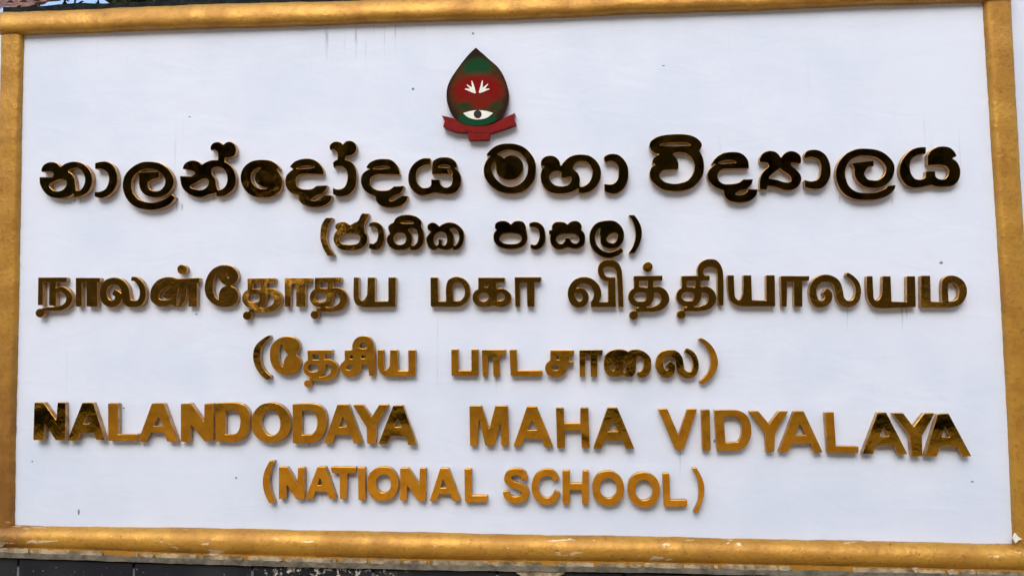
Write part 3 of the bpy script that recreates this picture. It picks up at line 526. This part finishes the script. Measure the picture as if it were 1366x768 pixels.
def tree(name, loc, height, rad, nleaf, leaf, lm, label, group, low=.25, seed=1):
    rnd = random.Random(seed); t = empty(name, loc); tag(t, label, 'tree', group)
    V, Fc = [], []
    def limb(p, q, r0, r1, seg=6):
        p, q = Vector(p), Vector(q); d = (q-p).normalized(); a = d.orthogonal().normalized(); b = d.cross(a); n = len(V)
        for pt, r in ((p, r0), ((p+q)/2+Vector((rnd.uniform(-.1,.1), rnd.uniform(-.1,.1), 0)), (r0+r1)/2), (q, r1)):
            for k in range(seg):
                an = 2*math.pi*k/seg; V.append(pt+(a*math.cos(an)+b*math.sin(an))*r)
        for s in range(2):
            for k in range(seg): Fc.append((n+s*seg+k, n+s*seg+(k+1)%seg, n+(s+1)*seg+(k+1)%seg, n+(s+1)*seg+k))
    top = Vector((rnd.uniform(-.3,.3), rnd.uniform(-.3,.3), height*.62)); limb((0,0,-.2), top, .05*height*.5, .02*height*.5)
    clumps = []
    for k in range(16):
        an = rnd.uniform(0, 2*math.pi); zz = rnd.uniform(low, .93)*height; rr = rad*math.sqrt(rnd.uniform(.05, .95))*(1-.35*abs(zz/height-.55)*2)
        c = Vector((math.cos(an)*rr, math.sin(an)*rr, zz)); clumps.append((c, rnd.uniform(.28,.5)*rad))
        s = top*rnd.uniform(.5, 1); limb(s, c, .014*height*.5, .004*height*.5, 4)
    Vw = [v+Vector(loc) for v in V]
    mesh('trunk', Vw, Fc, M['bark'], t, smooth=True)
    P_ = np.random.RandomState(seed); LV = np.zeros((nleaf*4, 3)); ci = P_.randint(0, len(clumps), nleaf)
    cc = np.array([c for c, r in clumps])[ci]; cr = np.array([r for c, r in clumps])[ci]
    d = P_.normal(size=(nleaf,3)); d /= np.linalg.norm(d, axis=1)[:,None]
    pos = cc+d*(cr*P_.uniform(.35,1,nleaf)**.6)[:,None]+np.array(loc)
    u = P_.normal(size=(nleaf,3)); u /= np.linalg.norm(u, axis=1)[:,None]; w = np.cross(u, P_.normal(size=(nleaf,3))); w /= np.linalg.norm(w, axis=1)[:,None]
    s = leaf*P_.uniform(.6,1.3,nleaf)[:,None]
    LV[0::4] = pos-u*s; LV[1::4] = pos+w*s*.4; LV[2::4] = pos+u*s; LV[3::4] = pos-w*s*.4
    me = bpy.data.meshes.new('crown'); me.from_pydata(LV.tolist(), [], [(4*i,4*i+1,4*i+2,4*i+3) for i in range(nleaf)]); me.update()
    link_mesh('crown', me, lm, t); return t
def copy_tree(t, loc, rz, sc, label=None):
    r = t.copy(); col.objects.link(r); r.location = loc; r.rotation_euler = (0,0,rz); r.scale = (sc,)*3
    if label: r['label'] = label
    for ch in t.children:
        c = ch.copy(); col.objects.link(c); c.parent = r; c.matrix_parent_inverse = ch.matrix_parent_inverse
    return r
# the tall dark trees across the ground that the polished letters mirror
GT = 'tall trees facing the name board'
t0 = tree('shade_tree', (-20.5,-20,1.0), 12.0, 3.7, 11000, .40, M['leaf'], 'tall dark green tree standing opposite the board', GT, low=.08, seed=3)
k = 0; FEAT = ['with a broad crown','with a leaning crown','with a narrow crown','with low hanging leaves','taller than its neighbours']
for x in (-16.5,-12.2,-8.6,-4.4,-.8,3.2,6.9,11.0,15.2,19.4):
    k += 1; copy_tree(t0, (x, -19.6-1.4*(k%2)+.3*math.sin(k*2.1), 1.0), k*1.7, .95+.14*math.sin(k*1.3))
for x in (-18.3,-14.2,-10.1,-6.3,-2.4,1.4,5.1,9.2,13.0,17.5):
    k += 1; copy_tree(t0, (x, -25.2+.4*math.sin(k*1.1), 1.0), k*2.3, 1.08+.1*math.sin(k*2.3))
for x in (-20,-16.4,-12.4,-7.9,-4.2,-.4,3.6,7.4,11.3,15.1,18.8):
    k += 1; copy_tree(t0, (x, -30.5+.4*math.sin(k*1.1), .9), k*2.9+.5, 1.1+.1*math.sin(k*1.3))
# garden behind the wall, seen only in the strip above the moulding
def behind(px, py, Y): p = at(px, py, Y); return p
p = behind(200, 4, 8); tree('garden_tree', (p.x, 8, 0), p.z+1.0, 1.0, 5200, .10, M['leaf2'], 'leafy tree behind the black coping near the tiled roof', 'trees behind the wall', low=.45, seed=8)
p = behind(480, 2, 10); tree('garden_tree', (p.x, 10, 0), p.z+1.2, 1.9, 7000, .11, M['leaf'], 'dark leafy tree behind the coping right of the first tree', 'trees behind the wall', low=.45, seed=12)

p = behind(112, 4, 8); tree('garden_tree', (p.x, 8, 0), p.z+.5, .42, 420, .07, M['leaf'], 'thin sparse sapling against the sky beside the tiled roof', 'trees behind the wall', low=.6, seed=21)
p = behind(52, 4, 9); tree('garden_tree', (p.x, 9, 0), p.z+.5, .45, 700, .09, M['leaf'], 'small dark bush top just right of the tiled roof', 'trees behind the wall', low=.6, seed=22)

def house():
    a = behind(-90, 12, 6.5); e = behind(46, 5.5, 6.5)
    h = empty('house', (a.x, 6.5, 0)); tag(h, 'small house with brown tiled roof behind the left end of the wall', 'house')
    V, Fc = [], []; box_vf((a.x-2, 6.9, 0), (e.x-.35, 10, e.z-.12), V, Fc); mesh('wall', V, Fc, M['housewall'], h)
    V, Fc = [], []
    rows, n = 9, int((e.x-(a.x-2.3))/.02)
    for r in range(rows+1):                                  # rows of curved clay tiles rising away from the eave
        for i in range(n+1):
            x = a.x-2.3+i*(e.x-a.x+2.3)/n; w = .022*math.sin(2*math.pi*x/.17)
            V.append((x, 6.5+r*.3, e.z+r*.17+w)); V.append((x, 6.5+r*.3, e.z+r*.17+w-.03))
    m = 2*(n+1)
    for r in range(rows):
        for i in range(n):
            Fc.append((r*m+2*i, r*m+2*i+2, (r+1)*m+2*i+3, (r+1)*m+2*i+1))
    for i in range(n): Fc.append((2*i+1, 2*i+3, 2*i+2, 2*i))
    mesh('roof', V, Fc, M['rooftile'], h, smooth=False)
house()

# ------------------------------------------------------------ the masonry wall that carries the board
TOPIN = [(33,47.5),(100,45),(200,41.5),(340,37.5),(480,32.5),(680,27),(850,20),(1020,14),(1160,8.5),(1310,3.5)]
TOPOUT = [(3,17.2),(60,15.5),(120,12.8),(180,10.5),(240,8.3),(340,4.6),(480,1.4),(600,-2.5),(850,-11),(1100,-19),(1346,-27)]
BOTIN = [(20,700),(180,702.5),(340,704.5),(500,708),(680,711.5),(850,714.5),(1020,718),(1200,721.5),(1350,724.5)]
BOTOUT = [(-12,730),(120,734),(240,738.5),(420,743.5),(600,747.5),(860,750.5),(1120,756),(1250,759),(1385,762)]
LIN = [(33,47),(31,100),(29.3,200),(27.5,300),(26,400),(23.5,500),(21.2,600),(20,700)]
LOUT = [(4,18),(2.5,100),(0,200),(-2,300),(-5,400),(-7,500),(-9,600),(-11.5,730)]
RIN = [(1310,3.5),(1316,100),(1322,200),(1328.5,300),(1334.5,400),(1340,500),(1345,600),(1350,724)]
ROUT = [(1346,-27),(1352,100),(1358,200),(1364,300),(1370,400),(1376,500),(1381,600),(1387,762)]
def lerp(poly, t, axis):
    for (a, b) in zip(poly, poly[1:]):
        if (a[axis]-t)*(b[axis]-t) <= 0 and a[axis] != b[axis]:
            f = (t-a[axis])/(b[axis]-a[axis]); return a[1-axis]+f*(b[1-axis]-a[1-axis])
    a, b = (poly[0], poly[1]) if abs(t-poly[0][axis]) < abs(t-poly[-1][axis]) else (poly[-2], poly[-1])
    f = (t-a[axis])/(b[axis]-a[axis]); return a[1-axis]+f*(b[1-axis]-a[1-axis])

wall = empty('boundary_wall', (0, .15, 0)); tag(wall, 'white masonry wall with black coping and black tiled foot behind the board', 'wall')
V, Fc = [], []
zl = at(2, 36, .03).z; zt = at(683, -8, .02).z
xl = at(6, 300).x; xr = at(1352, 300).x
box_vf((xl-.0, .02, 0), (xr, .26, at(120, 18).z), V, Fc)
mesh('wall_body', V, Fc, M['white'], wall)
V, Fc = [], []; box_vf((xl-1.6, .035, 0), (xl-.002, .24, zl), V, Fc); mesh('wall_body', V, Fc, M['white'], wall)
V, Fc = [], []; box_vf((xr+.002, .03, 0), (xr+1.6, .30, at(1350,-60).z), V, Fc); mesh('wall_body', V, Fc, M['white'], wall)
# coping: a dark uneven strip lying on the wall just above the top moulding
def strip(name, top, bot, x0, x1, n, y0, y1, m, parent, jit=0.0, seed=0):
    rnd = random.Random(seed); V, Fc = [], []
    for i in range(n+1):
        x = x0+(x1-x0)*i/n; j = rnd.uniform(-jit, jit)
        a = at(x, top(x)+j, y0); b = at(x, bot(x)+rnd.uniform(-jit, jit)*.6, y0)
        V += [(a.x, y0, a.z), (b.x, y0, b.z), (b.x, y1, b.z), (a.x, y1, a.z)]
    for i in range(n):
        k = 4*i
        for q in range(4): Fc.append((k+q, k+4+q, k+4+(q+1)%4, k+(q+1)%4))
    Fc += [(3,2,1,0), (4*n,4*n+1,4*n+2,4*n+3)]
    return mesh(name, V, Fc, m, parent)
to = lambda x: lerp(TOPOUT, x, 0)
strip('coping', lambda x: to(x)-8.0+.8*math.sin(x*.05), lambda x: to(x)+2.5, 4, 1344, 110, -.004, .25, M['coping'], wall, .7, 5)
bo = lambda x: lerp(BOTOUT, x, 0)
strip('cement_ledge', lambda x: bo(x)+6.0, lambda x: bo(x)+13.0, -60, 1440, 120, -.034, .019, M['cement'], wall, .8, 9)
# tiles of the foot of the wall
rnd = random.Random(2); tw = at(183, 760).x-at(30, 760).x; x = at(30, 760).x-2*tw; zt_ = lambda x_: None
V, Fc = [], []; g0 = at(-60, 790, 0); box_vf((at(-60,760).x, -.0195, .02), (at(1440,760).x, .018, at(683, bo(683)+12.5, -.012).z-.01), V, Fc)
mesh('grout_bed', V, Fc, M['grout'], wall)
def px_of(xw): 
    lo, hi = -200, 1600
    for _ in range(30):
        mid = (lo+hi)/2
        if at(mid, 755, -.02).x < xw: lo = mid
        else: hi = mid
    return lo
for i in range(12):
    xa = x+i*tw+.003; xb = x+(i+1)*tw-.003
    if xa > at(1440,760).x: break
    ta = at(px_of(xa), bo(px_of(xa))+13.0, -.02).z; tb = at(px_of(xb), bo(px_of(xb))+13.0, -.02).z
    zb = .62; j = rnd.uniform(-.0015, .0015); V, Fc = [], []
    yf = -.022+j; c = .003
    V = [(xa,yf+c,zb),(xb,yf+c,zb),(xb,yf+c,tb),(xa,yf+c,ta),(xa+c,yf,zb+c),(xb-c,yf,zb+c),(xb-c,yf,tb-c),(xa+c,yf,ta-c),
         (xa,-.010,zb),(xb,-.0125,zb),(xb,-.0125,tb),(xa,-.0125,ta)]
    Fc = [(4,5,6,7),(0,1,5,4),(1,2,6,5),(2,3,7,6),(3,0,4,7),(8,9,1,0),(9,10,2,1),(10,11,3,2),(11,8,0,3)]
    mesh('tile', V, Fc, M['tile'], wall)
# cream mortar smear over the tiles and the ledge
def slab(name, pts, y0, th, m, parent):
    V = [(at(px, py, y0).x, y0-th, at(px, py, y0).z) for px, py in pts]+[(at(px, py, y0).x, y0, at(px, py, y0).z) for px, py in pts]; n = len(pts)
    Fc = [tuple(range(n))[::-1]]+[(i, (i+1)%n, n+(i+1)%n, n+i) for i in range(n)]
    return mesh(name, V, Fc, m, parent)
slab('mortar_smear', [(686,760),(700,758.5),(740,759),(756,760.5),(752,764),(745,768),(744,778),(700,779),(696,767),(690,764)], -.026, .004, M['plaster'], wall)

# ------------------------------------------------------------ the name board
board = empty('name_board', (0, 0, Z0))
tag(board, 'white school name board in a gold frame with raised gold letters and a small crest', 'sign')
def panel():
    nx, ny = 60, 34; V, Fc = [], []; rr = random.Random(1)
    for j in range(ny+1):
        for i in range(nx+1):
            u, v = i/nx, j/ny
            ya = lerp(LIN, 47+v*653, 1); xa = 14+u*0; yl = 47+v*653
            xl_ = lerp(LIN, yl, 1)-4; xr_ = lerp(RIN, 3.5+v*721, 1)+4
            x = xl_+u*(xr_-xl_); y0 = lerp(TOPIN, x, 0)-4; y1 = lerp(BOTIN, x, 0)+4
            p_ = at(x, y0+v*(y1-y0), 0); V.append((p_.x, rr.uniform(-.0006,.0006), p_.z))
    for j in range(ny):
        for i in range(nx): a = j*(nx+1)+i; Fc.append((a, a+nx+1, a+nx+2, a+1))
    return mesh('panel', [(v[0], v[1], v[2]) for v in V], Fc, M['white'], board, smooth=True)
pan = panel()
def rail(name, inner, outer, axis, a, b, n, bulge, expo, label, seed, skew=1.0):
    """moulding between two measured edges; expo 1 = half round, smaller = flatter with round edges"""
    rr = np.random.RandomState(seed); K = 16; V, Fc = [], []
    ph = rr.uniform(0, 6, 6)
    for i in range(n+1):
        t = a+(b-a)*i/n
        ea, eb = lerp(inner, t, axis), lerp(outer, t, axis)
        if axis == 0: p0, p1 = at(t, ea, -.0), at(t, eb, -.0)
        else: p0, p1 = at(ea, t, -.0), at(eb, t, -.0)
        wob = .0016*math.sin(t*.021+ph[0])+.0011*math.sin(t*.057+ph[1])+.0007*math.sin(t*.13+ph[2])
        for k in range(K+1):
            s = k/K; cc = -math.cos(math.pi*s); u = (1+cc)/2
            h = bulge*(max(0, 1-abs(cc)**(2/expo))**.5)
            q = p0.lerp(p1, u**skew); V.append((q.x+rr.normal()*.0004, -h-wob*math.sin(math.pi*s)+.004*(h < 1e-4), q.z+wob*.5+rr.normal()*.0003))
    for i in range(n):
        for k in range(K):
            a_ = i*(K+1)+k; f = (a_, a_+K+1, a_+K+2, a_+1); Fc.append(f)
    Fc.append(tuple(range(K+1))); Fc.append(tuple(n*(K+1)+k for k in range(K, -1, -1)))
    o = mesh(name, V, Fc, M['rail'], board, smooth=True); tag(o, label)
    import bmesh
    bm = bmesh.new(); bm.from_mesh(o.data); bmesh.ops.recalc_face_normals(bm, faces=bm.faces); bm.to_mesh(o.data); bm.free()
    return o
rail('frame_rail', TOPIN, TOPOUT, 0, 3.5, 1347, 220, .034, 1.0, 'round gold top moulding, pale above and brown below', 1, 1.75)
rail('frame_rail', BOTIN, BOTOUT, 0, -12, 1386, 220, .036, 1.0, 'round gold bottom moulding with chipped paint', 2, .9)
rail('frame_rail', LIN, LOUT, 1, 22, 722, 130, .019, .38, 'flat gold left upright with rough paint', 3)
rail('frame_rail', RIN, ROUT, 1, -18, 748, 130, .019, .38, 'flat gold right upright speckled with dark spots', 4)
strip('lower_fillet', lambda q: bo(q)-1.5, lambda q: bo(q)+7.2, -14, 1388, 200, -.027, -.001, M['rail'], board, .3, 4)
# cream plaster showing in chips below the bottom moulding
rr = random.Random(6); x = -14.0
while x < 1388:
    w = rr.choice((rr.uniform(8, 24), rr.uniform(20, 60), rr.uniform(40, 110))); e = min(x+w, 1388); nn = max(3, int((e-x)/3.2)); ta = rr.uniform(.2,1.8); fr = rr.uniform(.3, .9); ph = rr.uniform(0, 6)
    if rr.random() > .12:
        s0, s1 = x+rr.uniform(.3,2.2), e-rr.uniform(.3,4)
        o = strip('plaster_chip', lambda q: bo(q)+ta+1.5*max(0, 1-min(q-s0, s1-q)/3.5)+.8*math.sin(q*fr+ph), lambda q: bo(q)+6.4-1.8*max(0, 1-min(q-s0, s1-q)/3.5)+.6*math.sin(q*fr*.7+ph), s0, s1, nn, -.031-rr.uniform(0,.003), -.002, M['plaster'], board, .35, int(x)+99)
    x = e
# paint dribble at the lower right corner and pale scrapes
slab('paint_scrape', [(1353,710),(1356,714),(1362,718),(1357,719),(1353,723),(1350,717)], -.018, .008, M['eyewhite'], board)
slab('paint_scrape', [(1,715),(8,714),(10,722),(6,727),(0,729),(-6,724)], -.030, .006, M['plaster'], board)

# ------------------------------------------------------------ lettering
YF = -.022                                                   # front face of the letters
def curve_mesh(loops, y_front, depth, bevel):
    """closed loops of world (x, z) -> solid with holes, front at y_front"""
    cu = bpy.data.curves.new('tmp', 'CURVE'); cu.dimensions = '2D'; cu.fill_mode = 'BOTH'
    for lp in loops:
        sp = cu.splines.new('POLY'); sp.points.add(len(lp)-1)
        sp.points.foreach_set('co', [c for x_, z_ in lp for c in (x_, z_, 0, 1)]); sp.use_cyclic_u = True
    cu.extrude = depth/2-bevel; cu.bevel_depth = bevel; cu.bevel_resolution = 1; cu.offset = -bevel
    ob = bpy.data.objects.new('tmp', cu); col.objects.link(ob); dg = bpy.context.evaluated_depsgraph_get()
    me = bpy.data.meshes.new_from_object(ob.evaluated_get(dg)); bpy.data.objects.remove(ob); bpy.data.curves.remove(cu)
    me.materials.clear()
    co = np.zeros(len(me.vertices)*3); me.vertices.foreach_get('co', co); co = co.reshape(-1,3)
    me.vertices.foreach_set('co', np.c_[co[:,0], y_front+depth/2-co[:,2], co[:,1]].ravel()); me.update()
    return me
def glyph_loops(groups, y_front, h=.45, tol=.035):
    gx, gy, d = field(groups, h); out = []
    for lp in contours(gx, gy, d):
        lp = simplify(lp, tol)
        if len(lp) >= 3: out.append([(at(x_, y_, y_front).x, at(x_, y_, y_front).z) for x_, y_ in lp])
    return out
def solid(name, groups, y_front, depth, mats, parent, bevel=.0007, tilt=(0,0), split=True):
    loops = glyph_loops(groups, y_front); me = curve_mesh(loops, y_front, depth, bevel)
    n = len(me.polygons); nr = np.zeros(n*3); me.polygons.foreach_get('normal', nr); nr = nr.reshape(-1,3)
    if len(mats) > 1: me.polygons.foreach_set('material_index', (np.abs(nr[:,1]) < .45).astype(np.int32))
    me.polygons.foreach_set('use_smooth', (np.abs(nr[:,1]) < .97))
    co = np.zeros(len(me.vertices)*3); me.vertices.foreach_get('co', co); co = co.reshape(-1,3)
    c = co.mean(0); tx, tz = tilt                             # the letter leans a little on its fixing pins
    co[:,1] += (co[:,2]-c[2])*math.tan(tx)+(co[:,0]-c[0])*math.tan(tz)
    me.vertices.foreach_set('co', co.ravel()); me.update()
    return link_mesh(name, me, mats, parent)
ORD = ['first','second','third','fourth','fifth','sixth','seventh','eighth','ninth','tenth','eleventh','twelfth']
trnd = random.Random(77)
EXTRA = {(4,0):(2.7,.8),(4,1):(2.6,0),(4,10):(2.6,0),(4,13):(.8,0),(4,14):(1.9,0),(4,21):(2.6,-.5),(4,22):(2.3,.6),(4,23):(2.7,.4),(3,8):(.5,.4),(3,9):(1.7,.5),(3,10):(1.9,0),(3,11):(1.6,0),(3,0):(1.2,0),
         (0,17):(-3.2,1.6),(0,11):(-2.6,1.0),(1,1):(-2.2,0),(1,2):(-1.6,.6),(2,0):(1.6,1.4),(2,5):(1.0,.8),(2,12):(1.0,0),(2,13):(.9,.4),(2,17):(-1.2,.8),(2,19):(-1.4,0),(0,3):(-1.2,0),(0,4):(-1.0,0),(2,3):(-.9,0),(2,4):(-1.0,0),(2,9):(-1.0,0),(2,10):(-1.0,0),}
ROWTILT = [(0,0),(0,0),(-.3,0),(-1.7,0),(0,0),(0,0)]
for ri, (script, line, glyphs) in enumerate(ROWS):
    count = {}
    for gi, (ch, word, groups) in enumerate(glyphs):
        if ch in '()':
            lab = 'gold %s bracket of the %s' % (word, line); nm = 'bracket'
        elif script == 'English':
            count[word] = count.get(word, 0)+1; nm = 'letter'
            lab = 'gold letter %s, %s letter of %s' % (ch, ORD[count[word]-1], word)
        else:
            nm = 'letter'; lab = 'gold %s letter %s in the %s of the %s' % (script, ch, word if 'word' in word else word+' word', line)
        bx, bz = ROWTILT[ri]
        tx, tz = math.radians(bx+trnd.gauss(0, .22)), math.radians(bz+trnd.gauss(0, .45))
        ex = EXTRA.get((ri, gi)); tx += math.radians(ex[0]) if ex else 0; tz += math.radians(ex[1]) if ex else 0
        dots = []; body = []
        for ox, oy, s, shapes in groups:                     # a free-standing dot is a piece of its own
            free = [sh for sh in shapes if sh[0] == 'C' and sh[2] < 200]
            rest = [sh for sh in shapes if sh not in free]
            if rest: body.append((ox, oy, s, rest))
            dots += [(ox, oy, s, [sh]) for sh in free]
        o = solid(nm, body, YF, .0215, [M[{'Sinhala':'sinhala','Tamil':'tamil' if ri == 2 else 'gold','English':'gold'}[script]], M['side']], board, tilt=(tx, tz)); tag(o, lab)
        for dgr in dots:
            d_ = solid('dot', [dgr], YF, .0215, [M['gold'], M['side']], None, tilt=(math.radians(-4.2), 0))
            d_.parent = o
# ------------------------------------------------------------ the crest
EO = (580, 56, 5.483)
def em(shapes): return [EO+(shapes,)]
def leaf_face():
    m, nt, b = mat('crest_enamel'); q = NB(nt); v = q.co(); x, y, z = q.sep(v)
    def blob(px, py, rx, ry, soft=.5):
        c = at(EO[0]+px/EO[2], EO[1]+py/EO[2], YF); k = 1/EO[2]*.00227
        u = q.math('DIVIDE', q.math('SUBTRACT', x, c.x), rx*k); w = q.math('DIVIDE', q.math('SUBTRACT', z, c.z), ry*k)
        r = q.math('SQRT', q.math('ADD', q.math('MULTIPLY', u, u), q.math('MULTIPLY', w, w)))
        return q.ramp(r, 1+soft*.5, 1-soft*.5)
    nz = q.noise(v, 60, 4)
    c = q.mix(q.ramp(nz, .35, .7), C4(.070,.026,.006), C4(.040,.018,.006)); c = q.mix(blob(313,360,205,240,.25), C4(.018,.010,.006), c)
    c = q.mix(blob(312,195,105,78,.7), c, C4(.004,.050,.017))
    c = q.mix(blob(315,355,185,122,.6), c, C4(.17,.004,.003))
    c = q.mix(blob(315,430,120,60,.5), c, C4(.15,.010,.005))
    c = q.mix(blob(220,470,60,30,.9), c, C4(.02,.035,.010)); c = q.mix(blob(450,470,50,30,.9), c, C4(.02,.035,.010))
    c = q.mix(blob(312,555,140,60,.35), c, C4(.004,.055,.022))
    q.L.new(c, b.inputs['Base Color']); b.inputs['Roughness'].default_value = .45; b.inputs['Specular IOR Level'].default_value = .05
    q.L.new(q.bump(q.noise(v, 9, 2), .001), b.inputs['Normal']); return m
M['darkred'] = simple('dark_red_fold', (.07,.004,.003), (.05,.003,.003), 60, .5, 0, 0, 4, .1); M['crest'] = leaf_face(); M['crestside'] = simple('crest_edge', (.25,.10,.04), (.16,.06,.03), 30, .4, .5, 0)
lf = solid('crest', em([P("300,42! 255,85 200,150 160,205 120,265 92,330 85,400 96,465 130,540 200,600 300,615 400,600 480,560 525,490 542,390 520,290 470,195 400,130 350,85")]), YF, .0215, [M['crest'], M['crestside']], board, .0006)
tag(lf, 'teardrop crest with green and red enamel, an eye and two white sprigs')
def sub(name, shapes, yf, dep, ms, label=None):
    o = solid(name, em(shapes), yf, dep, ms, None, .0003); o.parent = lf
    if label: tag(o, label)
    return o
sub('ribbon', [P("48,538! 130,558 215,605 310,618 420,602 500,560 590,518! 575,560! 597,600! 520,632 400,668! 396,714! 245,716! 245,660! 150,655 60,622! 74,578!")], YF-.003, .0245, [M['red'], M['red']], 'dark red ribbon under the crest')
for fold in (S(5,"240,655,5 320,664,6 400,662,5"), S(4,"112,552,4 100,590,4 118,640,3"), S(4,"535,545,4 548,580,4 528,628,3")):
    sub('ribbon_fold', [fold], YF-.0036, .0012, [M['darkred']])
sub('sprig', [S(15,"292,368,18 250,352,16 222,345,7","rr"), S(14,"290,366,18 264,338,15 234,314,7","rr"), S(14,"288,366,20 280,325,16 270,286,7","rr")], YF-.0022, .003, [M['eyewhite']])
sub('sprig', [S(15,"330,366,18 370,352,16 398,345,7","rr"), S(14,"332,364,18 360,338,15 388,310,7","rr"), S(14,"334,364,20 342,325,16 348,284,7","rr")], YF-.0022, .003, [M['eyewhite']])
sub('eye', [P("205,522! 260,506 310,500 375,505 428,520! 380,555 315,568 250,555")], YF-.0022, .003, [M['eyewhite']], 'white almond eye of the crest')
sub('pupil', [C(313,528,29)], YF-.0036, .002, [M['black']])
